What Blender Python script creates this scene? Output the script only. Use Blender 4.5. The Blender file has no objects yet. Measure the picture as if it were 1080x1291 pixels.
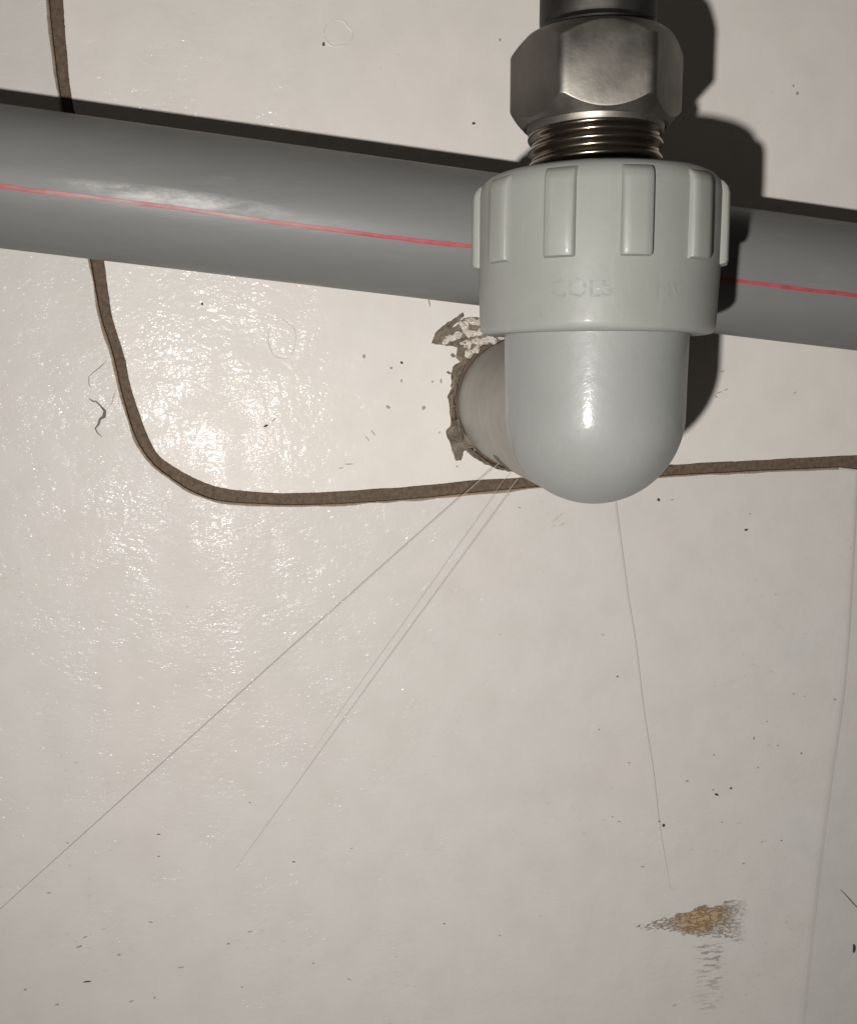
import bpy, bmesh, math, random
from mathutils import Vector, noise

# ------------------------------------------------------------------ scene, camera, light
# all lengths below are in millimetres; K turns them into metres
K = 0.001
sc = bpy.context.scene
col = sc.collection
random.seed(7)

cam_d = bpy.data.cameras.new('camera')
cam = bpy.data.objects.new('camera', cam_d); col.objects.link(cam)
cam.location = (0, -195 * K, 0)
cam.rotation_euler = (math.radians(90 - 8.082), 0, math.radians(-7.669))
cam_d.sensor_fit = 'HORIZONTAL'; cam_d.sensor_width = 36.0
cam_d.lens = 36.0 * 1250 / 1080
cam_d.clip_start = 0.005; cam_d.clip_end = 20
sc.camera = cam

w = bpy.data.worlds.new('World'); sc.world = w; w.use_nodes = True
bg = w.node_tree.nodes['Background']
bg.inputs[0].default_value = (1.0, 0.93, 0.86, 1); bg.inputs[1].default_value = 0.042

# the phone's flash: the one lamp of the place, just left of and below the lens
fl_d = bpy.data.lights.new('phone_flash', 'SPOT')
fl_d.energy = 2.68; fl_d.color = (1.0, 0.975, 0.943)
fl_d.shadow_soft_size = 2.6 * K
fl_d.spot_size = math.radians(180); fl_d.spot_blend = 1.0
fl = bpy.data.objects.new('phone_flash', fl_d); col.objects.link(fl)
fl.location = (-40 * K, -236 * K, -32 * K)
fl.rotation_euler = (math.radians(90 + 2), 0, math.radians(-40))

sc.view_settings.view_transform = 'Standard'; sc.view_settings.look = 'None'
sc.view_settings.exposure = 0.0; sc.view_settings.gamma = 1.0
sc.view_settings.use_curve_mapping = False
sc.cycles.max_bounces = 8

# ------------------------------------------------------------------ helpers
def tag(o, label=None, cat=None, group=None, kind=None):
    if label: o['label'] = label
    if cat: o['category'] = cat
    if group: o['group'] = group
    if kind: o['kind'] = kind
    return o

def empty(name, loc):
    o = bpy.data.objects.new(name, None); col.objects.link(o)
    o.location = Vector(loc) * K; o.empty_display_size = 0.005
    return o

def origin_of(p):
    v = Vector((0, 0, 0))
    while p: v += p.location; p = p.parent
    return v

def obj(name, verts, faces, mat, parent=None, smooth=False, loc=None, angle=None):
    """verts in world millimetres; loc = origin of the object in world millimetres"""
    po = origin_of(parent)
    lo = Vector(loc) * K if loc is not None else po
    me = bpy.data.meshes.new(name)
    me.from_pydata([tuple(Vector(v) * K - lo) for v in verts], [], faces)
    bm = bmesh.new(); bm.from_mesh(me)
    bmesh.ops.recalc_face_normals(bm, faces=bm.faces)
    if smooth:
        lim = math.radians(angle if angle else 40)
        for f in bm.faces: f.smooth = True
        for e in bm.edges:
            if len(e.link_faces) == 2 and e.calc_face_angle(0) > lim: e.smooth = False
    bm.to_mesh(me); bm.free()
    for m in (mat if isinstance(mat, (list, tuple)) else [mat]): me.materials.append(m)
    o = bpy.data.objects.new(name, me); col.objects.link(o)
    o.parent = parent; o.location = lo - po
    return o

class Mesh:
    def __init__(s): s.v = []; s.f = []
    def add(s, v, f):
        b = len(s.v); s.v += v; s.f += [tuple(i + b for i in q) for q in f]

def lathe(prof, cx, cy, n=96, close=True):
    """prof = [(r, z)] -> solid of revolution about a vertical axis"""
    v, f = [], []
    for r, z in prof:
        for i in range(n):
            a = 2 * math.pi * i / n
            v.append((cx + r * math.cos(a), cy + r * math.sin(a), z))
    m = len(prof)
    for j in range(m - 1):
        for i in range(n):
            k = (i + 1) % n
            f.append((j * n + i, j * n + k, (j + 1) * n + k, (j + 1) * n + i))
    if close:
        f.append(tuple(range(n - 1, -1, -1))); f.append(tuple((m - 1) * n + i for i in range(n)))
    return v, f

def tube(pts, radii, n=8):
    pts = [Vector(p) for p in pts]; v, f = [], []
    for i, p in enumerate(pts):
        t = (pts[min(i + 1, len(pts) - 1)] - pts[max(i - 1, 0)]).normalized()
        u = t.cross(Vector((0.3, 1, 0.2))).normalized(); b = t.cross(u)
        for k in range(n):
            a = 2 * math.pi * k / n
            v.append(tuple(p + (u * math.cos(a) + b * math.sin(a)) * radii[i]))
    for i in range(len(pts) - 1):
        for k in range(n):
            q = (k + 1) % n
            f.append((i * n + k, i * n + q, (i + 1) * n + q, (i + 1) * n + k))
    f.append(tuple(range(n))[::-1]); f.append(tuple((len(pts) - 1) * n + k for k in range(n)))
    return v, f

def resample(pts, step):
    out = []
    for a, b in zip(pts[:-1], pts[1:]):
        L = math.hypot(b[0] - a[0], b[1] - a[1]); m = max(1, int(L / step))
        out += [(a[0] + (b[0] - a[0]) * i / m, a[1] + (b[1] - a[1]) * i / m) for i in range(m)]
    return out + [tuple(pts[-1][:2])]

def spline(pts, per=10):
    P = [Vector(p[:2]) for p in pts]; out = []
    for i in range(len(P) - 1):
        a, b = P[i], P[i + 1]
        p0 = P[i - 1] if i else a * 2 - b; p3 = P[i + 2] if i + 2 < len(P) else b * 2 - a
        for k in range(per):
            t = k / per
            q = 0.5 * ((2 * a) + (b - p0) * t + (2 * p0 - 5 * a + 4 * b - p3) * t * t + (3 * a - p0 - 3 * b + p3) * t ** 3)
            out.append((q.x, q.y))
    return out + [tuple(P[-1])]

def nz(x, y, z, s=1.0): return noise.noise(Vector((x * s, y * s, z * s)))

# ------------------------------------------------------------------ materials
def mat_new(name):
    m = bpy.data.materials.new(name); m.use_nodes = True
    nt = m.node_tree; b = nt.nodes['Principled BSDF']
    return m, nt, b

def N(nt, t, **kw):
    n = nt.nodes.new(t)
    for k, v in kw.items():
        if k.startswith('i_'): n.inputs[int(k[2:])].default_value = v
        else: setattr(n, k, v)
    return n

def noise_tex(nt, co, scale, detail=3, rough=0.5, stretch=None):
    if stretch:
        mp = N(nt, 'ShaderNodeMapping'); mp.inputs['Scale'].default_value = stretch
        nt.links.new(co, mp.inputs[0]); co = mp.outputs[0]
    n = N(nt, 'ShaderNodeTexNoise'); n.inputs['Scale'].default_value = scale
    n.inputs['Detail'].default_value = detail; n.inputs['Roughness'].default_value = rough
    nt.links.new(co, n.inputs['Vector'])
    return n.outputs[0]

def ramp(nt, fac, stops):
    r = N(nt, 'ShaderNodeValToRGB'); e = r.color_ramp.elements
    while len(e) < len(stops): e.new(0.5)
    for q, (p, c) in zip(e, stops):
        q.position = p; q.color = (c if len(c) == 4 else (*c, 1)) if isinstance(c, tuple) else (c, c, c, 1)
    nt.links.new(fac, r.inputs[0])
    return r.outputs[0]

def mixc(nt, fac, a, b, mode='MIX'):
    m = N(nt, 'ShaderNodeMix', data_type='RGBA', blend_type=mode)
    for s, v in ((m.inputs[0], fac), (m.inputs[6], a), (m.inputs[7], b)):
        if isinstance(v, (int, float)): s.default_value = v
        elif isinstance(v, tuple): s.default_value = (*v, 1) if len(v) == 3 else v
        else: nt.links.new(v, s)
    return m.outputs[2]

def math_n(nt, op, a, b=0.0):
    m = N(nt, 'ShaderNodeMath', operation=op)
    for s, v in ((m.inputs[0], a), (m.inputs[1], b)):
        if isinstance(v, (int, float)): s.default_value = v
        else: nt.links.new(v, s)
    return m.outputs[0]

GLINT = 0.00040
def paint_mat(name, base, warm, smooth_right=None, streak=1.0, shine=0.36):
    """old glossy oil paint brushed and rolled over board: mottled cream, bumpy"""
    m, nt, b = mat_new(name)
    co = N(nt, 'ShaderNodeTexCoord').outputs['Object']
    big = noise_tex(nt, co, 22, 4, 0.55)
    mid = noise_tex(nt, co, 120, 4, 0.6)
    c = mixc(nt, ramp(nt, big, [(0.32, 0.0), (0.68, 1.0)]), base, warm)
    c = mixc(nt, 0.30, c, ramp(nt, mid, [(0.3, (0.82, 0.82, 0.80)), (0.6, (1, 1, 1))]), 'MULTIPLY')
    # faint dirt flecks
    sp = noise_tex(nt, co, 620, 2, 0.6, (1, 1, 1.8))
    patch = ramp(nt, noise_tex(nt, co, 35, 3), [(0.46, 0.0), (0.66, 1.0)])
    spm = math_n(nt, 'MULTIPLY', ramp(nt, sp, [(0.66, 0.0), (0.74, 1.0)]), patch)
    c = mixc(nt, math_n(nt, 'MULTIPLY', spm, 0.35), c, (0.30, 0.25, 0.19))
    nt.links.new(c, b.inputs['Base Color'])
    # relief: stipple of the roller, brush marks, slow waves of the board
    st = noise_tex(nt, co, 540, 2, 0.6, (1, 1, 1.35 * streak))
    fine = noise_tex(nt, co, 1500, 1, 0.5, (1, 1, 1.3 * streak))
    slow = noise_tex(nt, co, 120, 3, 0.55)
    amp = ramp(nt, noise_tex(nt, co, 75, 4, 0.65), [(0.36, 0.30), (0.64, 1.0)])
    if smooth_right is not None:
        sx = N(nt, 'ShaderNodeSeparateXYZ'); nt.links.new(co, sx.inputs[0])
        wob = math_n(nt, 'ADD', sx.outputs[0], math_n(nt, 'MULTIPLY', math_n(nt, 'SUBTRACT', noise_tex(nt, co, 70, 2), 0.5), 0.012))
        mr = N(nt, 'ShaderNodeMapRange'); nt.links.new(wob, mr.inputs[0])
        mr.inputs[1].default_value = (smooth_right - 4) * K; mr.inputs[2].default_value = (smooth_right + 4) * K
        mr.inputs[3].default_value = 1.0; mr.inputs[4].default_value = 0.25
        amp = math_n(nt, 'MULTIPLY', amp, mr.outputs[0])
    h = math_n(nt, 'ADD', math_n(nt, 'MULTIPLY', st, 1.0), math_n(nt, 'MULTIPLY', fine, 0.28))
    hs = math_n(nt, 'MULTIPLY', h, amp)
    def bump(height, dist):
        bp = N(nt, 'ShaderNodeBump'); bp.inputs['Strength'].default_value = 1.0
        bp.inputs['Distance'].default_value = dist
        nt.links.new(height, bp.inputs['Height']); return bp.outputs[0]
    nt.links.new(bump(math_n(nt, 'ADD', math_n(nt, 'MULTIPLY', hs, 0.35), math_n(nt, 'MULTIPLY', slow, 0.5)), 0.00018), b.inputs['Normal'])
    b.inputs['Roughness'].default_value = 0.5
    b.inputs['Specular IOR Level'].default_value = 0.18
    # the hard gloss skin over it, which breaks the flash into glints
    nt.links.new(bump(math_n(nt, 'ADD', hs, math_n(nt, 'MULTIPLY', slow, 1.6)), GLINT), b.inputs['Coat Normal'])
    nt.links.new(ramp(nt, noise_tex(nt, co, 110, 4, 0.6), [(0.42, 0.02), (0.64, shine)]), b.inputs['Coat Weight'])
    b.inputs['Coat Roughness'].default_value = 0.165
    b.inputs['Coat IOR'].default_value = 1.5
    return m

M_panel = paint_mat('cream_gloss_paint_panel', (0.625, 0.595, 0.55), (0.645, 0.595, 0.557), smooth_right=6)
M_board = paint_mat('cream_gloss_paint_board', (0.55, 0.53, 0.497), (0.565, 0.522, 0.490), streak=1.5, shine=0.24)
M_right = paint_mat('cream_gloss_paint_side', (0.53, 0.515, 0.48), (0.54, 0.51, 0.48), streak=1.5)

def rough_mat(name, c0, c1, scale=400, rough=0.9, bump=0.0003):
    m, nt, b = mat_new(name)
    co = N(nt, 'ShaderNodeTexCoord').outputs['Object']
    n = noise_tex(nt, co, scale, 5, 0.65)
    nt.links.new(ramp(nt, n, [(0.32, c0), (0.68, c1)]), b.inputs['Base Color'])
    b.inputs['Roughness'].default_value = rough
    b.inputs['Specular IOR Level'].default_value = 0.25
    bp = N(nt, 'ShaderNodeBump'); bp.inputs['Distance'].default_value = bump
    nt.links.new(n, bp.inputs['Height']); nt.links.new(bp.outputs[0], b.inputs['Normal'])
    return m

M_wood = rough_mat('raw_board_edge', (0.072, 0.050, 0.036), (0.15, 0.107, 0.077), 1100, 0.9, 0.0001)
M_lip = rough_mat('pale_raw_board_edge', (0.22, 0.165, 0.12), (0.33, 0.255, 0.195), 1100, 0.9, 0.0001)
M_putty = rough_mat('old_brown_putty', (0.075, 0.056, 0.040), (0.25, 0.205, 0.155), 500)
M_cement = rough_mat('grey_brown_cement', (0.09, 0.073, 0.055), (0.225, 0.19, 0.148), 420)
M_chip = rough_mat('broken_plaster', (0.42, 0.37, 0.32), (0.66, 0.61, 0.55), 500)
M_dirt = rough_mat('dark_dirt', (0.03, 0.026, 0.022), (0.07, 0.06, 0.05), 800)
M_grime = rough_mat('grey_grime', (0.24, 0.23, 0.21), (0.36, 0.34, 0.31), 800)
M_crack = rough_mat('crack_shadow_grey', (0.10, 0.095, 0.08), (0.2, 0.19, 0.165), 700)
M_pink = rough_mat('rusty_pink_smear', (0.46, 0.36, 0.30), (0.56, 0.46, 0.40), 700)
M_rust1 = rough_mat('rust_brown', (0.15, 0.095, 0.055), (0.30, 0.21, 0.135), 700)

def plastic_wear(nt, co, c):
    sp = ramp(nt, noise_tex(nt, co, 900, 3, 0.6), [(0.67, 0.0), (0.76, 1.0)])
    pt_ = ramp(nt, noise_tex(nt, co, 70, 3), [(0.5, 0.0), (0.65, 1.0)])
    c = mixc(nt, math_n(nt, 'MULTIPLY', math_n(nt, 'MULTIPLY', sp, pt_), 0.35), c, (0.12, 0.11, 0.09))
    sc_ = ramp(nt, noise_tex(nt, co, 240, 4, 0.7, (3.5, 3.5, 0.35)), [(0.60, 0.0), (0.72, 1.0)])
    return mixc(nt, math_n(nt, 'MULTIPLY', sc_, 0.18), c, (0.33, 0.33, 0.31))
def plastic(name, c, c2, rough, bumpd=0.00003, sss=0.12, coat=0.0):
    m, nt, b = mat_new(name)
    co = N(nt, 'ShaderNodeTexCoord').outputs['Object']
    n = noise_tex(nt, co, 45, 4, 0.6)
    nt.links.new(plastic_wear(nt, co, ramp(nt, n, [(0.3, c), (0.7, c2)])), b.inputs['Base Color'])
    nt.links.new(ramp(nt, noise_tex(nt, co, 260, 3), [(0.3, rough - 0.06), (0.7, rough + 0.06)]), b.inputs['Roughness'])
    b.inputs['Subsurface Weight'].default_value = sss; b.inputs['Specular IOR Level'].default_value = 0.35
    b.inputs['Subsurface Radius'].default_value = (1.0, 1.0, 0.9)
    b.inputs['Subsurface Scale'].default_value = 0.0015
    b.inputs['Coat Weight'].default_value = coat; b.inputs['Coat Roughness'].default_value = 0.14
    bp = N(nt, 'ShaderNodeBump'); bp.inputs['Distance'].default_value = bumpd
    nt.links.new(bp.outputs[0], b.inputs['Coat Normal'])
    nt.links.new(noise_tex(nt, co, 700, 3, 0.6), bp.inputs['Height']); nt.links.new(bp.outputs[0], b.inputs['Normal'])
    return m

M_white = plastic('white_polypropylene', (0.208, 0.214, 0.201), (0.230, 0.233, 0.218), 0.50, bumpd=0.00005, coat=0.3)
M_branch = plastic('stained_white_polypropylene', (0.25, 0.228, 0.188), (0.36, 0.348, 0.315), 0.5)
M_ribs = plastic('white_polypropylene_collar', (0.205, 0.208, 0.188), (0.235, 0.237, 0.216), 0.5, coat=0.04)

SCUFF_SHEEN = (132.0, -1.5, 20.0, 1.5)   # pale scuffs plus painted highlight on the pipe: along, up, half length, half width
def pipe_material():
    m, nt, b = mat_new('grey_pipe_plastic')
    co = N(nt, 'ShaderNodeTexCoord').outputs['Object']
    n = noise_tex(nt, co, 60, 4, 0.6, (0.35, 1, 1))
    c = ramp(nt, n, [(0.3, (0.138, 0.140, 0.136)), (0.7, (0.165, 0.165, 0.160))])
    # scuffed patches rubbed pale along the pipe
    s = noise_tex(nt, co, 300, 5, 0.7, (0.25, 1, 1))
    c = mixc(nt, math_n(nt, 'MULTIPLY', ramp(nt, s, [(0.60, 0.0), (0.72, 1.0)]), 0.25), c, (0.22, 0.215, 0.205))
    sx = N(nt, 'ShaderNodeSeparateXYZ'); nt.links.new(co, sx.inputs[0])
    u = math_n(nt, 'DIVIDE', math_n(nt, 'SUBTRACT', sx.outputs[0], SCUFF_SHEEN[0] * K), SCUFF_SHEEN[2] * K)
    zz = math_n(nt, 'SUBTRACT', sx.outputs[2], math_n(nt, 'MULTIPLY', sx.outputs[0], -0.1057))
    w2 = math_n(nt, 'DIVIDE', math_n(nt, 'SUBTRACT', zz, SCUFF_SHEEN[1] * K), SCUFF_SHEEN[3] * K)
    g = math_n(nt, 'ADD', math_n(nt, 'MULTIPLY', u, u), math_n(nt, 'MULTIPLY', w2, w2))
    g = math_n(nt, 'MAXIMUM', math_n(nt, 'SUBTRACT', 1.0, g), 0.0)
    rub_sheen = noise_tex(nt, co, 420, 5, 0.75, (0.3, 1, 1))
    g = math_n(nt, 'MULTIPLY', g, ramp(nt, rub_sheen, [(0.40, 0.0), (0.66, 1.0)]))
    c = mixc(nt, math_n(nt, 'MULTIPLY', g, 0.9), c, (0.46, 0.44, 0.42))  # scuffing and the flash's highlight, both painted into the base colour
    nt.links.new(c, b.inputs['Base Color'])
    nt.links.new(ramp(nt, noise_tex(nt, co, 200, 4, 0.6, (0.3, 1, 1)), [(0.3, 0.40), (0.7, 0.55)]), b.inputs['Roughness'])
    b.inputs['Specular IOR Level'].default_value = 0.3
    bp = N(nt, 'ShaderNodeBump'); bp.inputs['Distance'].default_value = 0.00006
    nt.links.new(noise_tex(nt, co, 420, 4, 0.6, (0.22, 1, 1)), bp.inputs['Height']); nt.links.new(bp.outputs[0], b.inputs['Normal'])
    return m
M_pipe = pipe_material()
M_red = rough_mat('red_pipe_stripe', (0.31, 0.045, 0.055), (0.37, 0.085, 0.09), 400, 0.5, 0.00003)
def wear_sheen_stripe():  # red paled by scuffing and by the highlight painted across it
    nt = M_red.node_tree; b = nt.nodes['Principled BSDF']
    src = b.inputs['Base Color'].links[0].from_socket
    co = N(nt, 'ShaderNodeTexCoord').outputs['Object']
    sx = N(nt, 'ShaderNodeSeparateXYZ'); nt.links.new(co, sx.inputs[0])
    u = math_n(nt, 'DIVIDE', math_n(nt, 'SUBTRACT', sx.outputs[0], SCUFF_SHEEN[0] * K), 30 * K)
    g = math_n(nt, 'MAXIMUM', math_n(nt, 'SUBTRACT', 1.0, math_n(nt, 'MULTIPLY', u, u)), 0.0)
    rub_sheen = ramp(nt, noise_tex(nt, co, 300, 5, 0.7, (0.3, 1, 1)), [(0.38, 0.25), (0.6, 1.0)])
    nt.links.new(mixc(nt, math_n(nt, 'MULTIPLY', math_n(nt, 'MULTIPLY', g, rub_sheen), 1.0), src, (0.34, 0.26, 0.25)), b.inputs['Base Color'])
wear_sheen_stripe()

def metal(name, c0, c1, r0, r1, bump=0.00003):
    m, nt, b = mat_new(name)
    co = N(nt, 'ShaderNodeTexCoord').outputs['Object']
    n = noise_tex(nt, co, 180, 5, 0.65)
    nt.links.new(ramp(nt, n, [(0.3, c0), (0.7, c1)]), b.inputs['Base Color'])
    b.inputs['Metallic'].default_value = 1.0
    nt.links.new(ramp(nt, noise_tex(nt, co, 260, 4), [(0.3, r0), (0.7, r1)]), b.inputs['Roughness'])
    bp = N(nt, 'ShaderNodeBump'); bp.inputs['Distance'].default_value = bump
    nt.links.new(noise_tex(nt, co, 330, 4, 0.6), bp.inputs['Height']); nt.links.new(bp.outputs[0], b.inputs['Normal'])
    return m
M_nut = metal('worn_nickel_plate', (0.195, 0.180, 0.158), (0.245, 0.228, 0.203), 0.42, 0.58, 0.00005)
M_thread = metal('brassy_thread_metal', (0.22, 0.185, 0.145), (0.32, 0.275, 0.22), 0.17, 0.26)
M_ferrule = metal('dull_steel', (0.045, 0.042, 0.04), (0.085, 0.08, 0.075), 0.5, 0.65)
M_hose = rough_mat('dark_hose_braid', (0.05, 0.05, 0.05), (0.10, 0.10, 0.10), 900, 0.6)

def strand_material():
    m, nt, b = mat_new('clear_strand')
    b.inputs['Base Color'].default_value = (0.46, 0.43, 0.40, 1)
    b.inputs['Roughness'].default_value = 0.25
    b.inputs['Alpha'].default_value = 0.34
    return m
M_strand = strand_material()

# ------------------------------------------------------------------ the boards of the wall
def board(name, edge_loop, y, mats, holes=(), depth=9.0, lip=10**6):
    """edge_loop: [(x, z, r)] outline; r = how far the edge is rounded over. front at y"""
    v, f, fm = [], [], []
    rings = []
    def ring_set(loop, inward):
        n = len(loop); nor = []
        for i in range(n):
            a = Vector(loop[i - 3][:2]) if n > 60 else Vector(loop[i - 1][:2])
            b = Vector(loop[(i + 3) % n][:2]) if n > 60 else Vector(loop[(i + 1) % n][:2])
            t = (b - a).normalized(); nor.append(Vector((-t.y, t.x)) * inward)
        out = []
        for k in range(6):
            a = math.pi / 2 * k / 5
            out.append([(p[0] + q.x * p[2] * (1 - math.sin(a)), y + p[2] * (1 - math.cos(a)) * (0.33 if p[2] > 1.4 else 0.7), p[1] + q.y * p[2] * (1 - math.sin(a))) for p, q in zip(loop, nor)])
        out.append([(p[0], y + depth, p[1]) for p in loop])
        return out
    def area(l): return sum(a[0] * b[1] - b[0] * a[1] for a, b in zip(l, l[1:] + l[:1]))
    bm = bmesh.new(); front_edges = []
    for li, loop in enumerate([edge_loop] + list(holes)):
        s = 1 if area(loop) > 0 else -1
        if li: s = -s
        rs = ring_set(loop, s)
        br = [[bm.verts.new(p) for p in r] for r in rs]
        n = len(loop)
        for i in range(n):
            front_edges.append(bm.edges.new((br[0][i], br[0][(i + 1) % n])))
        for k in range(len(br) - 1):
            for i in range(n):
                j = (i + 1) % n
                q = bm.faces.new((br[k][i], br[k][j], br[k + 1][j], br[k + 1][i]))
                q.material_index = 1 if (k >= 5 or (k >= 1 and loop[i][2] < 1.3 and i < lip)) else 0
    bmesh.ops.triangle_fill(bm, edges=front_edges, use_beauty=True, normal=(0, -1, 0))
    bm.normal_update()
    for q in bm.faces:
        if abs(q.normal.y) > 0.999 and q.normal.y > 0: q.normal_flip()
    me = bpy.data.meshes.new(name)
    for vv in bm.verts: vv.co *= K
    bm.to_mesh(me); bm.free()
    for m in mats: me.materials.append(m)
    o = bpy.data.objects.new(name, me); col.objects.link(o)
    return o

def ragged(pts, amp, r, step=0.22, seed=0.0):
    out = []
    for i, (x, z) in enumerate(resample(spline(pts, 12), step)):
        j = amp * (0.5 * nz(x, z, seed, 0.17) + 0.55 * nz(x, z, seed + 9, 3.3) + 1.2 * max(0.0, nz(x, z, seed + 3, 1.3) - 0.35))
        q = max(0.12, r * (1 + 0.8 * nz(x, z, seed + 5, 0.21)))
        out.append((x + j, z + j * 0.8, q))
    return out

inner_edge = [(-41.98, 118.92), (-39.71, 65.56), (-38.79, 48.04), (-34.73, 20.82), (-33.61, 10.57), (-31.89, 3.55), (-30.21, -5.06), (-27.33, -13.82), (-23.49, -18.13), (-15.67, -22.09), (-5.52, -23.66), (6.37, -23.69), (23.07, -22.85), (34.29, -21.90), (46.32, -21.27), (60.53, -20.34), (76.01, -19.24), (94.58, -18.48), (117.50, -17.58), (157.77, -15.62), (207.98, -13.46)]
outer_edge = [(-44.11, 118.52), (-41.95, 65.34), (-40.65, 47.89), (-36.94, 20.75), (-35.55, 10.54), (-33.71, 3.54), (-32.05, -5.05), (-29.49, -13.93), (-24.84, -19.61), (-16.92, -24.35), (-5.56, -25.80), (6.33, -26.01), (23.02, -25.20), (34.24, -24.26), (46.27, -23.33), (60.47, -22.41), (75.95, -21.33), (94.51, -20.60), (113.88, -20.02)]
seam = [(118.21, -20.58), (118.58, -37.26), (118.66, -67.10), (116.90, -92.47), (115.54, -116.76), (114.50, -147.92), (112.58, -190.12), (110.42, -243.51)]

pr = ragged(inner_edge, 0.15, 0.2, seed=1.3)
top_r = (pr[-1][0], 150.0, 0.2); top_l = (pr[0][0], 150.0, 0.2)
HX, HZ, HR = 44.7, -6.2, 13.0            # where the branch enters the panel
hole = []
for i in range(150):
    a = 2 * math.pi * i / 150
    left = max(0.0, -math.cos(a))
    r = HR + 0.35 + 0.8 * left * (0.6 + nz(math.cos(a) * 3, math.sin(a) * 3, 4.0)) + 0.5 * nz(math.cos(a) * 9, math.sin(a) * 9, 2.0)
    hole.append((HX + r * math.cos(a), HZ + r * math.sin(a), 0.15))
panel = board('wall_panel', pr + [top_r, top_l], 0.0, [M_panel, M_wood], [hole])
tag(panel, 'cream painted panel with rounded lower left corner, set inside the brown gap', 'panel')

orr = ragged(outer_edge, 0.13, 0.62, seed=6.1)
sm = resample(spline(seam, 8), 1.2)
sm = [(x, z, 1.45 + 3.4 * i / len(sm)) for i, (x, z) in enumerate(sm)]
outer = board('wall_board', orr + sm + [(-160.0, sm[-1][1], 0.3), (-160.0, 150.0, 0.3), (orr[0][0], 150.0, 0.3)], -0.35, [M_board, M_lip], lip=len(orr) - 2)
tag(outer, 'large cream painted board with brown stain, around and below the rounded panel', 'board')

s0 = [(x - 2.2, z) for x, z in resample(spline(seam, 8), 2.5)]
rb = [(x, z, 0.3) for x, z in s0]
top_pts = [(x, z, 0.3) for x, z in [(208.39, -16.64), (158.07, -18.72), (126.70, -20.04)]]
side = board('side_board', rb + [(150.0, s0[-1][1], 0.3)] + top_pts, -0.15, [M_right, M_wood])
def side_y(x, z):                                   # this board leans a little away from its neighbour
    near = min(s0, key=lambda q: abs(q[1] - z))
    return -0.15 + max(0.0, x - near[0] - 2.2) * 0.035
for v in side.data.vertices:
    v.co.y += (side_y(v.co.x / K, v.co.z / K) + 0.15) * K
tag(side, 'narrow strip of cream board beyond the vertical seam at lower right', 'board')

# the raw board behind the gap
bk = [(-170, 0.85, -35), (-170, 0.85, 160), (190, 0.85, -24), (190, 0.85, 160)]
v = bk + [(x, 7.5, z) for x, _, z in bk]
back = obj('backing_board', v, [(0, 1, 3, 2), (4, 6, 7, 5), (0, 4, 5, 1), (2, 3, 7, 6), (0, 2, 6, 4), (1, 5, 7, 3)], M_wood, loc=(0, 0, 0))
tag(back, 'raw brown board seen inside the gap between the painted boards', 'board')

# ------------------------------------------------------------------ marks on the boards
def dab(x, z, y, lx, lz, ang=0.0, h=0.06, n=9, seed=0.0):
    """irregular low scab lying on a surface at y"""
    v = []; ca, sa = math.cos(ang), math.sin(ang)
    for i in range(n):
        a = 2 * math.pi * i / n
        k = 0.75 + 0.5 * random.random()
        px_, pz_ = lx * k * math.cos(a), lz * k * math.sin(a)
        v.append((x + px_ * ca - pz_ * sa, y + 0.05, z + px_ * sa + pz_ * ca))
    m = len(v)
    for i in range(n):
        q = v[i]; v.append((x + (q[0] - x) * 0.7, y - h * (0.6 + 0.5 * random.random()), z + (q[2] - z) * 0.7))
    f = [(i, (i + 1) % n, m + (i + 1) % n, m + i) for i in range(n)] + [tuple(range(m, 2 * m))]
    return v, f

def specks(parent, y, items, mats):
    for x, z, lx, lz, ang, mi in items:
        v, f = dab(x, z, y, lx, lz, math.radians(ang), 0.05)
        obj('speck', v, f, mats[int(mi)], parent, loc=(x, y, z))

SM = [M_dirt, M_grime, M_pink, M_rust1]
specks(panel, 0.0, [(-16.84, 12.61, 0.35, 0.32, 0, 0), (-5.53, -10.50, 0.62, 0.28, 25, 0), (-3.98, -9.28, 0.7, 0.15, 40, 1), (13.65, 2.90, 0.35, 0.5, 0, 1), (18.91, 0.61, 0.35, 0.32, 0, 1), (20.94, 1.69, 0.4, 0.25, -40, 0), (20.92, -1.85, 0.22, 0.4, 0, 1), (18.24, -6.94, 0.75, 0.4, -35, 1), (25.31, -7.13, 0.5, 0.6, 0, 1), (27.04, -2.01, 0.22, 0.3, 0, 1), (28.78, -1.86, 0.25, 0.5, -10, 1), (10.49, -18.10, 0.95, 0.14, 0, 1), (6.68, 60.11, 0.32, 0.4, 0, 0), (34.97, 46.94, 0.4, 0.35, 0, 0), (100.15, 54.73, 0.4, 0.5, 0, 1), (26.26, 14.05, 0.2, 2, 12, 1), (86.34, -4.35, 0.9, 0.13, 15, 1), (87.85, -3.71, 0.6, 0.12, 25, 1), (85.86, -5.16, 0.5, 0.14, -30, 1), (86.83, 0.00, 0.8, 0.12, 5, 1), (102.91, -4.40, 0.5, 0.16, 40, 1), (30.55, -12.96, 0.35, 0.4, 0, 0), (28.48, -12.00, 0.2, 0.4, -20, 1), (32.02, -18.84, 0.3, 0.2, 0, 1), (15.24, -11.89, 0.25, 0.9, 30, 2), (14.13, -13.13, 0.2, 0.7, 35, 2), (8.93, -18.86, 0.5, 0.12, 10, 1), (39.90, 62.20, 0.3, 0.3, 0, 1), (99.25, 56.05, 0.3, 0.3, 0, 1)], SM)
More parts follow.
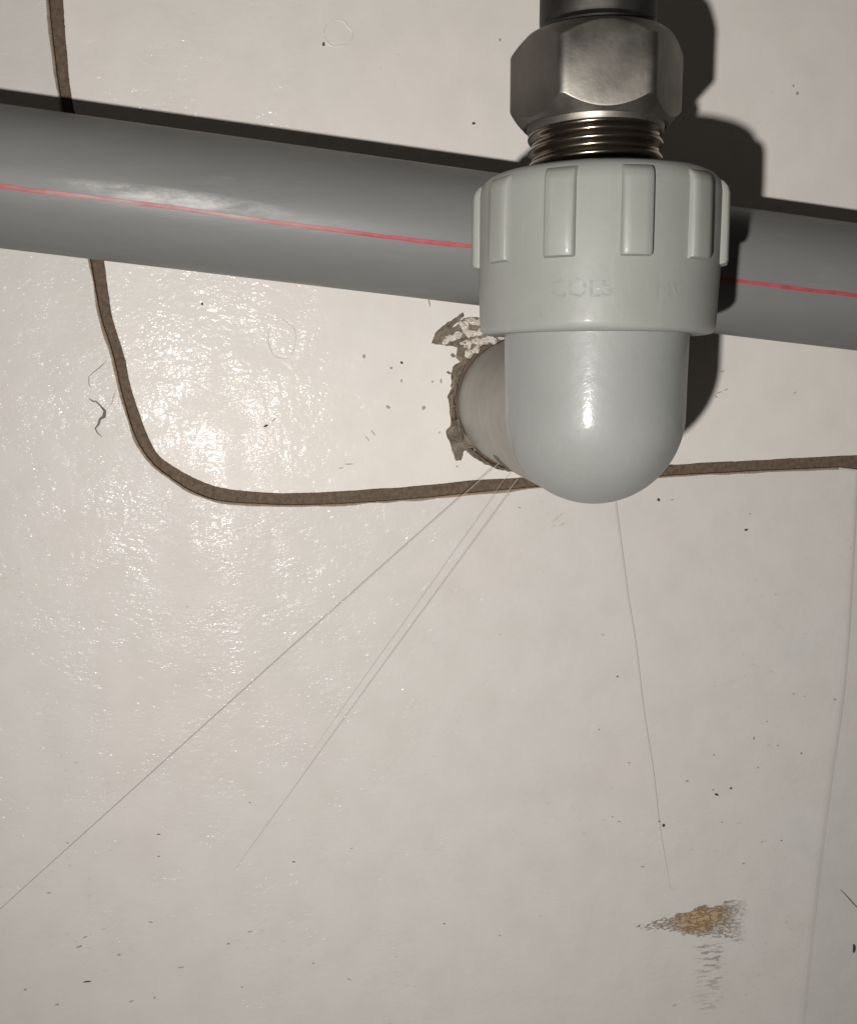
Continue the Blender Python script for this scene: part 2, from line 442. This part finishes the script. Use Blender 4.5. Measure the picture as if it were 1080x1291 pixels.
specks(outer, -0.35, [(74.07, -26.24, 0.42, 0.42, 0, 0), (76.98, -26.29, 0.5, 0.16, 0, 1), (93.36, -32.94, 0.55, 0.3, 10, 0), (94.07, -29.60, 0.4, 0.1, 30, 1), (89.39, -91.20, 0.6, 0.35, -25, 0), (88.62, -90.07, 0.3, 0.15, 0, 0), (92.60, -89.94, 0.35, 0.3, 50, 0), (77.57, -97.56, 0.45, 0.4, 20, 0), (76.64, -96.59, 0.4, 0.15, -20, 0), (90.94, -97.68, 0.35, 0.2, 0, 1), (97.34, -78.82, 0.35, 0.35, 0, 1), (98.58, -85.56, 0.3, 0.25, 0, 1), (88.46, -82.12, 0.3, 0.3, 0, 1), (100.25, -75.20, 0.25, 0.25, 0, 1), (105.94, -69.22, 0.3, 0.25, 0, 1), (115.58, -70.90, 0.4, 0.3, 0, 1), (62.96, -54.42, 0.3, 0.2, 0, 1), (66.30, -63.64, 0.35, 0.25, 0, 3), (62.63, -75.12, 0.3, 0.2, 0, 1), (69.47, -82.88, 0.25, 0.2, 0, 3), (-44.09, -123.52, 1, 0.26, 5, 0), (-50.53, -103.66, 0.5, 0.22, 0, 1), (-45.28, -115.74, 0.9, 0.3, 15, 1), (-44.10, -113.76, 0.5, 0.2, 20, 1), (-31.02, -111.51, 0.5, 0.25, -10, 1), (-37.58, -118.13, 0.5, 0.3, 10, 1), (-15.58, -117.49, 0.4, 0.35, 0, 1), (-50.24, -128.06, 0.4, 0.3, 0, 1), (-30.87, -128.24, 0.3, 0.35, 0, 1), (-25.37, -121.98, 0.8, 0.2, 0, 1), (-35.66, -128.69, 0.6, 0.25, 10, 1), (-11.15, -115.20, 0.7, 0.2, 0, 1), (-56.22, -124.19, 0.4, 0.3, 30, 1), (-40.46, -112.32, 0.6, 0.2, 15, 2), (-46.50, -93.30, 0.3, 0.2, 0, 1), (-28.74, -92.61, 0.4, 0.2, 0, 3), (-28.92, -97.36, 0.3, 0.2, 0, 3), (-10.45, -86.97, 0.3, 0.2, 0, 1), (-1.90, -100.44, 0.4, 0.2, 0, 3), (10.07, -98.29, 0.3, 0.15, 0, 1), (52.31, -29.94, 1.1, 0.22, 35, 2), (53.66, -30.95, 0.9, 0.18, 30, 2), (51.84, -31.40, 0.7, 0.16, 40, 2), (53.29, -29.14, 0.8, 0.14, 38, 2), (73.22, -106.77, 0.6, 0.2, 0, 1), (104.99, -102.84, 0.3, 0.2, 0, 3), (96.35, -107.65, 0.4, 0.25, 0, 1), (100.36, -102.90, 0.3, 0.2, 0, 1), (82.59, -87.73, 0.5, 0.3, 0, 1), (102.91, -80.73, 0.3, 0.2, 0, 1), (108.53, -69.87, 0.2, 0.2, 0, 1), (67.56, -96.01, 0.3, 0.15, 0, 3), (66.11, -94.84, 0.3, 0.15, 0, 3), (-13.09, -127.51, 0.3, 0.2, 0, 1), (1.80, -123.41, 0.4, 0.2, 0, 1), (9.24, -127.68, 0.6, 0.15, -30, 1), (44.85, -27.35, 0.3, 0.2, 0, 1), (29.62, -116.65, 0.3, 0.2, 0, 3), (41.71, -120.36, 0.3, 0.2, 0, 1), (81.64, -140.36, 0.5, 0.3, 20, 1), (108.53, -82.84, 0.3, 0.3, 0, 3)], SM)
for x, z in [(124.32, -130.61)]:
    v, f = dab(x, z, side_y(x, z), 0.4, 1.2, math.radians(8), 0.05)
    obj('speck', v, f, M_dirt, side, loc=(x, side_y(x, z), z))
v, f = tube([(x, side_y(x, z) - 0.03, z) for x, z in [(119.85, -115.72), (121.48, -117.37), (123.14, -119.22), (125.41, -121.52)]], [0.06, 0.12, 0.14, 0.1], 6)
obj('scratch', v, f, M_crack, side)

# cracked paint by the gap
ck = [(-34.48, 2.36), (-35.24, 1.47), (-35.84, 0.88), (-37.19, -0.15), (-38.09, -1.03), (-38.15, -2.36), (-37.76, -3.25), (-38.10, -4.43), (-38.27, -5.03)]
v, f = tube([(x, -0.31, z) for x, z in ck], [0.03, 0.08, 0.12, 0.12, 0.11, 0.12, 0.06, 0.05, 0.03], 6)
tag(obj('paint_crack', v, f, M_grime, outer), 'faint upper branch of the paint crack')
ck = [(-38.27, -5.03), (-37.58, -5.62), (-37.00, -5.63), (-36.31, -6.37), (-35.49, -7.42), (-35.68, -8.46), (-36.43, -8.91), (-36.77, -9.95), (-37.38, -10.70), (-36.98, -11.60), (-36.15, -12.36)]
v, f = tube([(x, -0.31, z) for x, z in ck], [0.08, 0.17, 0.16, 0.15, 0.3, 0.38, 0.25, 0.22, 0.16, 0.14, 0.05], 6)
tag(obj('paint_crack', v, f, M_crack, outer), 'dark lower branch of the paint crack')
ck = [(-33.28, -3.26), (-33.78, -4.74), (-34.12, -5.93), (-34.60, -6.83)]
v, f = tube([(x, -0.31, z) for x, z in ck], [0.05, 0.16, 0.12, 0.03], 6)
obj('paint_crack', v, f, M_pink, outer)

# dried paint rings
def ring(cx, cz, rx, rz, y, th, seed, parent, mat):
    n = 44; pts = []
    for i in range(n + 1):
        a = 2 * math.pi * (i % n) / n
        k = 1 + 0.16 * nz(math.cos(a) * 1.6, math.sin(a) * 1.6, seed)
        pts.append((cx + rx * k * math.cos(a), y + 0.19, cz + rz * k * math.sin(a)))
    rr = [th * (0.55 + 0.6 * abs(nz(p[0], p[2], seed, 0.4)) + 0.25) for p in pts]
    v, f = tube(pts, rr, 6)
    obj('paint_ring', v, f, mat, parent)
for i, (x, z, rx, rz) in enumerate([(-2.15, 6.03, 2.7, 3.5), (9.19, 62.03, 2.6, 2.4), (-12.80, 15.00, 2.9, 1.8)]):
    ring(x, z, rx, rz, 0.0, (0.33, 0.30, 0.24)[i], 3.0 + i, panel, M_panel)

# the stain: a thin crust of rust in a pointed fan with a ribbed run below it
(AX, AZ), (TX, TZ), (BX, BZ), (CX0, CZ0), (R0X, R0Z), (R1X, R1Z) = [(70.04, -120.60), (97.99, -115.07), (98.56, -126.87), (86.75, -119.85), (89.45, -127.07), (89.77, -143.82)]
def stain_material():
    m, nt, b = mat_new('rust_stain_layer')
    co = N(nt, 'ShaderNodeTexCoord').outputs['Object']
    sx = N(nt, 'ShaderNodeSeparateXYZ'); nt.links.new(co, sx.inputs[0])
    def mm(o): return math_n(nt, 'MULTIPLY', o, 1000.0)
    wob = math_n(nt, 'SUBTRACT', noise_tex(nt, co, 330, 4, 0.65), 0.5)
    x, z = mm(sx.outputs[0]), math_n(nt, 'ADD', mm(sx.outputs[2]), math_n(nt, 'MULTIPLY', wob, 5.0))
    x = math_n(nt, 'ADD', x, math_n(nt, 'MULTIPLY', math_n(nt, 'SUBTRACT', noise_tex(nt, co, 260, 3), 0.5), 4.0))
    def mr(v, a0, a1, b0, b1):
        q = N(nt, 'ShaderNodeMapRange'); nt.links.new(v, q.inputs[0])
        for i, k in enumerate((a0, a1, b0, b1)): q.inputs[i + 1].default_value = k
        return q.outputs[0]
    # coordinates are relative to the apex of the fan
    top = math_n(nt, 'MULTIPLY', x, (TZ - AZ) / (TX - AX)); bot = math_n(nt, 'MULTIPLY', x, (BZ - AZ) / (BX - AX))
    inside = math_n(nt, 'MULTIPLY', mr(math_n(nt, 'SUBTRACT', top, z), 0.0, 0.5, 0, 1), mr(math_n(nt, 'SUBTRACT', z, bot), 0.0, 0.8, 0, 1))
    inside = math_n(nt, 'MULTIPLY', inside, mr(x, TX - AX, TX - AX - 9.0, 0.0, 1))
    inside = math_n(nt, 'MINIMUM', math_n(nt, 'MULTIPLY', inside, 1.8), 1.0)
    inside = math_n(nt, 'MULTIPLY', inside, mr(x, 1.2, 3.0, 0, 1))
    upper = mr(math_n(nt, 'SUBTRACT', top, z), 0.3, 1.6, 1, 0)
    dx = math_n(nt, 'DIVIDE', math_n(nt, 'SUBTRACT', x, CX0 - AX), 9.0); dz = math_n(nt, 'DIVIDE', math_n(nt, 'SUBTRACT', z, CZ0 - AZ), 4.8)
    core = mr(math_n(nt, 'ADD', math_n(nt, 'MULTIPLY', dx, dx), math_n(nt, 'MULTIPLY', dz, dz)), 0.1, 1.0, 1, 0)
    run = math_n(nt, 'MULTIPLY', mr(math_n(nt, 'ABSOLUTE', math_n(nt, 'SUBTRACT', x, R0X - AX)), 1.6, 4.2, 1, 0), mr(z, R1Z - AZ, R0Z - AZ, 0.25, 1.0))
    run = math_n(nt, 'MULTIPLY', run, math_n(nt, 'MULTIPLY', mr(z, R0Z - AZ + 2.0, R0Z - AZ, 0, 1), mr(z, R1Z - AZ, R1Z - AZ + 1.5, 0, 1)))
    # wrinkled rims of dried rust: contour lines of a sideways-stretched noise
    n1 = noise_tex(nt, co, 420, 4, 0.6, (1, 1, 2.3)); l1 = ramp(nt, math_n(nt, 'ABSOLUTE', math_n(nt, 'SUBTRACT', n1, 0.5)), [(0.015, 1.0), (0.055, 0.0)])
    n2 = noise_tex(nt, co, 620, 3, 0.6, (1, 1, 2.8)); l2 = ramp(nt, n2, [(0.58, 0.0), (0.68, 1.0)])
    line = math_n(nt, 'MAXIMUM', l1, math_n(nt, 'MULTIPLY', l2, 0.8))
    fan_a = math_n(nt, 'MULTIPLY', inside, math_n(nt, 'MAXIMUM', math_n(nt, 'MULTIPLY', line, 0.62), math_n(nt, 'MULTIPLY', math_n(nt, 'MULTIPLY', upper, l1), 0.9)))
    core_a = math_n(nt, 'MULTIPLY', math_n(nt, 'MULTIPLY', core, inside), math_n(nt, 'ADD', 0.6, math_n(nt, 'MULTIPLY', l1, 0.45)))
    n3 = noise_tex(nt, co, 420, 3, 0.6, (0.75, 1, 3.0)); l3 = ramp(nt, n3, [(0.51, 0.0), (0.60, 1.0)])
    run_a = math_n(nt, 'MULTIPLY', run, math_n(nt, 'MULTIPLY', l3, 0.42))
    alpha = math_n(nt, 'MAXIMUM', math_n(nt, 'MAXIMUM', fan_a, core_a), run_a)
    brown = mixc(nt, line, (0.50, 0.325, 0.165), (0.30, 0.175, 0.080))
    c = mixc(nt, core, mixc(nt, mr(z, R0Z - AZ - 0.5, R0Z - AZ + 2.5, 0, 1), (0.29, 0.265, 0.23), (0.24, 0.165, 0.105)), brown)
    nt.links.new(c, b.inputs['Base Color']); b.inputs['Roughness'].default_value = 0.7
    nt.links.new(alpha, b.inputs['Alpha'])
    bp = N(nt, 'ShaderNodeBump'); bp.inputs['Distance'].default_value = 0.00015
    nt.links.new(line, bp.inputs['Height']); nt.links.new(bp.outputs[0], b.inputs['Normal'])
    return m
M_stain = stain_material()
outl = resample([(70.40, -120.44), (77.14, -116.49), (86.16, -114.19), (96.23, -113.06), (99.55, -116.50), (100.02, -126.03), (96.02, -128.57), (96.05, -137.22), (92.67, -145.65), (87.40, -145.15), (84.41, -135.23), (83.46, -129.80), (78.94, -126.39), (72.83, -123.25), (70.40, -120.44)], 0.8)[:-1]
v = [(x, -0.38, z) for x, z in outl] + [(x, -0.30, z) for x, z in outl]; n = len(outl)
f = [tuple(range(n))] + [(i, (i + 1) % n, n + (i + 1) % n, n + i) for i in range(n)]
tag(obj('rust_stain', v, f, M_stain, outer, loc=(AX, -0.35, AZ)), 'brown rust stain with a grey ribbed run below it')

# broken edge of the hole: crust, chips and a flake of cement
crust = Mesh(); n, m = 120, 9
vs, fs = [], []
for i in range(n):
    a = 2 * math.pi * i / n
    left = max(0.0, -math.cos(a - 0.25))
    for j in range(m):
        b = math.pi * j / (m - 1)
        wdt = 0.45 + 0.8 * left + 0.7 * nz(math.cos(a) * 7, math.sin(a) * 7, 1.0)
        r = HR + 0.3 + wdt * (1 - math.cos(b)) * 0.5 + 0.25 * nz(math.cos(a) * 12, math.sin(a) * 12, j * 0.8)
        hgt = math.sin(b) * (0.45 + 0.5 * left) * (0.8 + 0.9 * nz(math.cos(a) * 14, math.sin(a) * 14, j * 0.6 + 3))
        vs.append((HX + r * math.cos(a), 0.3 - max(hgt, -0.2), HZ + r * math.sin(a)))
for i in range(n):
    k = (i + 1) % n
    for j in range(m - 1): fs.append((i * m + j, k * m + j, k * m + j + 1, i * m + j + 1))
tag(obj('putty_crust', vs, fs, M_putty, panel), 'crumbling brown crust round the hole')

def flake(pts, h, mat, name='plaster_chip', y=0.0, seed=1.0):
    cx = sum(p[0] for p in pts) / len(pts); cz = sum(p[1] for p in pts) / len(pts)
    loop = resample(list(pts) + [pts[0]], 0.45)[:-1]; v = []; n = len(loop)
    for x, z in loop: v.append((x + 0.25 * nz(x, z, seed, 1.7), y + 0.05, z + 0.25 * nz(x, z, seed + 4, 1.7)))
    for x, y_, z in v[:n]: v.append((cx + (x - cx) * 0.86, y - h * (0.7 + 0.7 * nz(x, z, seed, 0.8)), cz + (z - cz) * 0.86))
    for x, y_, z in v[:n]: v.append((cx + (x - cx) * 0.45, y - h * (0.9 + 0.9 * nz(x, z, seed + 2, 1.1)), cz + (z - cz) * 0.45))
    v.append((cx, y - h, cz))
    f = []
    for i in range(n):
        k = (i + 1) % n
        f += [(i, k, n + k, n + i), (n + i, n + k, 2 * n + k, 2 * n + i), (2 * n + i, 2 * n + k, 3 * n)]
    return obj(name, v, f, mat, panel, loc=(cx, y, cz))
tag(flake([(29.59, -11.70), (31.66, -9.67), (32.46, -9.36), (33.59, -12.04), (35.85, -14.12), (36.34, -15.07), (33.93, -15.37), (33.29, -15.99), (32.81, -17.58), (31.85, -17.88), (31.04, -15.97), (30.40, -13.75)], 0.9, M_cement, 'cement_flake'), 'grey brown flake left of the branch')
tag(flake([(26.73, 5.38), (27.51, 7.37), (29.70, 9.22), (33.15, 11.53), (33.47, 10.77), (31.27, 8.92), (30.33, 7.39), (28.76, 6.77), (27.82, 5.54)], 0.45, M_cement, 'cement_flake', seed=5.0), 'thin brown ridge above left of the branch')
flake([(31.91, 6.17), (33.81, 6.79), (34.13, 4.95), (33.20, 2.48), (32.24, 2.78)], 0.7, M_cement, 'cement_flake', seed=8.0)
flake([(30.99, 0.93), (32.57, 1.86), (32.26, -0.93), (31.64, -4.97), (30.84, -3.41), (30.68, -1.24)], 0.5, M_putty, 'cement_flake', seed=12.0)
tag(flake([(27.04, 5.23), (28.29, 6.77), (30.33, 8.00), (33.16, 10.46), (35.68, 10.79), (38.54, 9.89), (42.86, 8.22), (42.89, 5.59), (37.30, 5.57), (34.46, 3.41), (32.89, 0.93), (31.61, 2.47), (31.92, 4.63), (29.71, 4.93)], 0.22, M_putty, 'broken_plaster', seed=15.0), 'patch of broken plaster above left of the branch')
rr = random.Random(5)
for i, (x, z, sx, sz) in enumerate([(31.44, 6.78, 1.5, 0.8), (33.16, 8.78, 1.3, 0.9), (35.37, 9.56, 1.7, 0.8), (37.43, 9.27, 1.3, 0.8), (34.75, 7.41, 1.6, 0.9), (36.81, 7.73, 1.4, 0.7), (39.19, 8.35, 1.5, 0.8), (41.11, 7.29, 1.7, 0.8), (33.66, 5.25, 1.2, 1), (36.35, 5.88, 1.8, 0.8), (38.73, 6.20, 1.3, 0.7), (34.14, 3.56, 0.9, 0.9), (29.87, 5.85, 1, 0.6), (40.46, 8.67, 1, 0.6), (42.24, 6.37, 1.4, 0.7), (35.72, 4.18, 0.9, 0.8)]):
    pts = []; rot = rr.uniform(-0.5, 0.7)
    for k in range(7):
        a = 2 * math.pi * (k + rr.uniform(-0.3, 0.3)) / 7; q = rr.uniform(0.6, 1.15)
        u, w_ = 1.3 * sx * q * math.cos(a), 1.3 * sz * q * math.sin(a)
        pts.append((x + u * math.cos(rot) - w_ * math.sin(rot), z + u * math.sin(rot) + w_ * math.cos(rot)))
    flake(pts, rr.uniform(0.5, 0.9), M_chip, seed=20.0 + i)
for x, z in [(32.22, 8.62), (35.38, 8.49), (30.18, 8.15), (33.02, 6.79), (37.29, 6.81), (34.76, 6.18), (31.14, 3.09), (30.36, -0.31), (31.17, -6.85), (36.66, -15.40), (35.54, -15.38), (34.43, 8.17), (32.24, 4.32), (38.07, 9.12)]:
    v, f = dab(x, z, 0.0, rr.uniform(.3, .7), rr.uniform(.2, .45), rr.uniform(0, 3), 0.35, 7)
    obj('crumb', v, f, M_putty, panel, loc=(x, 0, z))

# ------------------------------------------------------------------ grey water pipe with red stripe
PA = Vector((-150.0, -18.0, 42.6)); PB = Vector((200.0, -18.0, 5.2)); PR = 11.35
pt = empty('water_pipe', PA)
tag(pt, 'grey plastic water pipe with red stripe running slanted behind the elbow', 'pipe')
d = (PB - PA).normalized(); up = (Vector((0, 0, 1)) - d * d.z).normalized(); out = Vector((0, -1, 0))
def pipe_point(s, ang, r):                          # ang 0 faces the viewer, + is up
    return PA + d * s + (out * math.cos(ang) + up * math.sin(ang)) * r
L = (PB - PA).length; n, ms = 128, 70
vs, fs = [], []
for i in range(ms + 1):
    for k in range(n): vs.append(tuple(pipe_point(L * i / ms, 2 * math.pi * k / n, PR + 0.03 * nz(i * 0.4, math.cos(6.28 * k / n), 0))))
for i in range(ms):
    for k in range(n): fs.append((i * n + k, i * n + (k + 1) % n, (i + 1) * n + (k + 1) % n, (i + 1) * n + k))
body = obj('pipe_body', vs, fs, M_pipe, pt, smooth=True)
sv, sf = [], []; q = 420
for i in range(q + 1):
    s = L * i / q
    c = math.radians(-15.5) + 0.035 * nz(s * 0.045, 0.3, 2) + 0.008 * nz(s * 0.3, 1.3, 2)
    hw = (0.36 + 0.14 * nz(s * 0.10, 4.0, 1) + 0.05 * nz(s * 0.8, 6.0, 1)) / PR
    for g in (-1.15, -0.35, 0.0, 1.0, 1.15):
        sv.append(tuple(pipe_point(s, c + g * hw, PR + (0.06 if abs(g) <= 1 else -0.05))))
for i in range(q):
    for k in range(4): sf.append((i * 5 + k, i * 5 + k + 1, (i + 1) * 5 + k + 1, (i + 1) * 5 + k))
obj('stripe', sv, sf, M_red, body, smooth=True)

# ------------------------------------------------------------------ white plastic elbow
EX, EY, EZ, ER = 44.9, -49.0, -6.5, 13.5
VA = math.atan2(EX, 195 + EY)                       # heading of the fitting's moulded front, towards -y and -x
def around(ang, r):                                 # ang measured from that front, + to the right
    a = VA * 1.0 - ang
    return EX - math.sin(a) * r, EY - math.cos(a) * r
el = empty('elbow_fitting', (EX, EY, EZ - ER))
tag(el, 'white plastic pipe elbow with ribbed collar, its branch going into the panel', 'pipe elbow')
prof = []
for i in range(1, 25):
    a = -math.pi / 2 + math.pi / 2 * i / 24
    prof.append((ER * math.cos(a), EZ + ER * math.sin(a)))
prof += [(ER + 0.02, EZ + 4), (ER + 0.08, 2.0), (ER + 0.12, 6.6)]
v, f = lathe(prof, EX, EY, 112)
obj('elbow_body', v, f, M_white, el, smooth=True)
n = 96; vs, fs = [], []
bp_ = [(EY, 13.35), (-40, 13.3), (-30, 13.2), (-20, 13.05), (-10, 12.85), (-3, 12.75), (-1.2, 12.6), (6.0, 12.5)]
for y, r in bp_:
    for k in range(n):
        a = 2 * math.pi * k / n
        vs.append((EX + (HX - EX) * (y - EY) / -EY + r * math.cos(a), y, EZ + 0.3 * (y - EY) / -EY + r * math.sin(a)))
for i in range(len(bp_) - 1):
    for k in range(n): fs.append((i * n + k, i * n + (k + 1) % n, (i + 1) * n + (k + 1) % n, (i + 1) * n + k))
obj('branch', vs, fs, M_branch, el, smooth=True)
# grime where branch and body meet underneath
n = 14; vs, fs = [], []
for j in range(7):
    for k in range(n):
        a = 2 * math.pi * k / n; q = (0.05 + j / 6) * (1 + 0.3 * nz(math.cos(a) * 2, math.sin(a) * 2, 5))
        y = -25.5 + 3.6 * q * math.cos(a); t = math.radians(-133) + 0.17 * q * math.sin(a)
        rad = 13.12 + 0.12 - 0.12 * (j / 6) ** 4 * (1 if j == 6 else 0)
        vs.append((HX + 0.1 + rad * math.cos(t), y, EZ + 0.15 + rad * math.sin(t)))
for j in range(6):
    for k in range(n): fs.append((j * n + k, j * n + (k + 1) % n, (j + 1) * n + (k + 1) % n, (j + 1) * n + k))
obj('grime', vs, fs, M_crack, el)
collar_prof = [(12.0, 5.5), (16.2, 5.35), (16.8, 5.5), (17.2, 6.0), (17.3, 6.8), (17.5, 12.0), (17.62, 15.0), (17.62, 25.0), (17.5, 25.8), (17.15, 26.7), (16.6, 27.3), (15.9, 27.65), (10.5, 27.7), (10.2, 27.2), (10.2, 22.0)]
v, f = lathe(collar_prof, EX, EY, 144, close=False)
coll = obj('collar', v, f, M_ribs, el, smooth=True, angle=60)
rib_z = [(14.9, 0.0), (15.15, 0.85), (15.6, 1.02), (20, 1.0), (24.8, 0.92), (25.7, 0.7), (26.3, 0.2), (26.6, -0.4)]
hwid = math.radians(7.0)
for k in range(11):
    c = math.radians(16.35 + 32.73 * k)
    vs, fs = [], []
    ts = (-1.0, -0.93, -0.8, -0.4, 0.0, 0.4, 0.8, 0.93, 1.0); hs = (-0.15, 0.7, 0.95, 1, 1, 1, 0.95, 0.7, -0.15)
    for z, h in rib_z:
        for t, g in zip(ts, hs):
            r = 17.62 + (h * g if h > 0 and g > 0 else (-0.4 if h < 0 else -0.25))
            x, y = around(c + t * hwid, r); vs.append((x, y, z))
    for i in range(len(rib_z) - 1):
        for j in range(8): fs.append((i * 9 + j, i * 9 + j + 1, (i + 1) * 9 + j + 1, (i + 1) * 9 + j))
    obj('rib', vs, fs, M_ribs, coll, smooth=True, angle=50)

# worn raised lettering on the collar
def lettering(text, ang, size, z, raise_mm):
    cu = bpy.data.curves.new('t', 'FONT'); cu.body = text; cu.size = size; cu.align_x = 'CENTER'; cu.align_y = 'CENTER'
    cu.extrude = 0.3; cu.bevel_depth = 0.04
    to = bpy.data.objects.new('t', cu); col.objects.link(to)
    bpy.context.view_layer.update()
    me = bpy.data.meshes.new_from_object(to.evaluated_get(bpy.context.evaluated_depsgraph_get()))
    vs = []
    for q in me.vertices:
        r = 17.47 + raise_mm * (1 if q.co.z > 0 else -2.0) + 0.05 * nz(q.co.x, q.co.y, 1, 1.5)
        x, y = around(ang + q.co.x / 17.5, r); vs.append((x, y, z + q.co.y))
    fs = [tuple(p.vertices) for p in me.polygons]
    bpy.data.objects.remove(to); bpy.data.meshes.remove(me)
    obj('lettering', vs, fs, M_ribs, coll)
lettering('COES', math.radians(-7), 3.4, 10.8, 0.035)
lettering('NV', math.radians(33), 3.4, 10.8, 0.03)

# ------------------------------------------------------------------ metal connector screwed into the collar
CX, CY = 44.1, -49.0
cn = empty('hose_connector', (CX, CY, 26.0))
tag(cn, 'worn metal hex nut and thread screwed into the top of the white elbow', 'pipe connector')
# thread: a true helix
n, m = 96, 120; z0, z1, pitch = 24.5, 37.5, 2.1
vs, fs = [], []
for j in range(m + 1):
    z = z0 + (z1 - z0) * j / m
    for i in range(n):
        a = 2 * math.pi * i / n
        ph = ((z / pitch) - i / n) % 1.0
        t = 0.5 - 0.5 * math.cos(2 * math.pi * ph)
        r = 9.15 + 0.62 * t
        vs.append((CX + r * math.cos(a), CY + r * math.sin(a), z))
for j in range(m):
    for i in range(n):
        k = (i + 1) % n; fs.append((j * n + i, j * n + k, (j + 1) * n + k, (j + 1) * n + i))
obj('thread', vs, fs, M_thread, cn, smooth=True, angle=80)
# nut with chamfered corners
NR, NB, NT = 12.6, 35.0, 47.0
AP = NR * math.cos(math.pi / 6); RC = AP * 0.985
phi = math.radians(8.3)
vx = -math.cos(phi) * math.cos(VA) - math.sin(phi) * math.sin(VA)
vy = math.cos(phi) * math.sin(VA) - math.sin(phi) * math.cos(VA)
a0 = math.atan2(vy, vx)
n = 144; vs, fs = [], []
def hexr(a):
    q = (a - a0) % (math.pi / 3) - math.pi / 6
    return min(AP / math.cos(q), NR * 0.985)
rings = []
tb = math.tan(math.radians(33)); hgt = NT - NB
levels = ('in0', 'c0', 'b0', 'b1', 'b2', 't2', 't1', 't0', 'c1', 'in1')
for lev in levels:
    for i in range(n):
        a = a0 + 2 * math.pi * i / n; r = hexr(a); ch = max(0.0, r - RC) * 1.15
        q, z = {'in0': (6.0, NB), 'c0': (RC - 0.35, NB), 'b0': (r - 0.22, NB + 0.12 + ch), 'b1': (r - 0.07, NB + 0.26 + ch), 'b2': (r, NB + 0.50 + ch),
                't2': (r, NT - 0.50 - ch), 't1': (r - 0.07, NT - 0.26 - ch), 't0': (r - 0.22, NT - 0.12 - ch), 'c1': (RC - 0.35, NT), 'in1': (4.0, NT)}[lev]
        vs.append((CX + q * math.cos(a), CY + q * math.sin(a), z))
for j in range(len(levels) - 1):
    for i in range(n):
        k = (i + 1) % n; fs.append((j * n + i, j * n + k, (j + 1) * n + k, (j + 1) * n + i))
obj('hex_nut', vs, fs, M_nut, cn, smooth=True, angle=27)
v, f = lathe([(7.0, 33.9), (9.5, 33.95), (9.8, 34.3), (9.9, 35.6), (7.0, 35.7)], CX, CY, 96)
obj('neck', v, f, M_nut, cn, smooth=True)
v, f = lathe([(6.0, 46.5), (8.6, 47.02), (8.6, 48.0), (8.1, 48.3), (7.9, 48.8), (8.3, 49.4), (8.3, 57.0), (7.8, 57.8), (5.6, 58.2), (5.0, 58.4)], CX, CY, 64)
obj('ferrule', v, f, M_ferrule, cn, smooth=True)
v, f = lathe([(4.9, 57.5), (5.0, 70.0), (5.0, 120.0)], CX, CY, 48)
obj('hose', v, f, M_hose, cn, smooth=True)

# ------------------------------------------------------------------ thin strands
def strand(pts, r0, r1, label, sag=0.0):
    P = [Vector(p) for p in pts]; out, rr = [], []
    for a, b in zip(P[:-1], P[1:]):
        for i in range(24): out.append(a.lerp(b, i / 24))
    out.append(P[-1]); m = len(out)
    out = [p + Vector((0.35 * nz(i * 0.05, 1, r0 * 90), 0, 0.35 * nz(i * 0.05, 2, r0 * 90))) * min(1, i / 8, (m - 1 - i) / 8) for i, p in enumerate(out)]
    rr = [r0 + (r1 - r0) * (i / (m - 1)) ** 0.6 for i in range(m)]
    v, f = tube(out, rr, 6)
    o = obj('strand', v, f, M_strand, None, smooth=True, angle=80, loc=tuple(out[-1]))
    tag(o, label, 'strand', 'thin strands below the elbow')
def p3(l, y): return [(a[0], y, a[1]) for a in l]
strand(p3([(38.53, -16.74)], -12) + p3([(-59.62, -105.48)], -1.9) + p3([(-69.64, -114.58)], -0.35), 0.10, 0.035, 'longest pale thread from under the elbow to the lower left edge')
strand(p3([(39.58, -19.25)], -21) + p3([(-13.85, -101.17)], -0.35), 0.085, 0.03, 'thin thread slanting down left, right one of the close pair under the elbow')
strand(p3([(39.34, -19.10)], -14) + p3([(2.56, -76.34)], -0.35), 0.05, 0.025, 'faintest short thread, left one of the close pair under the elbow')
strand(p3([(63.29, -22.48)], -3) + p3([(65.87, -38.41)], -2.6) + p3([(68.84, -54.14)], -2.2) + p3([(73.35, -78.43)], -1.4) + p3([(76.39, -95.41)], -0.9) + p3([(79.72, -112.59)], -0.35), 0.07, 0.035, 'fine grey thread hanging nearly straight down from the elbow towards the brown stain')
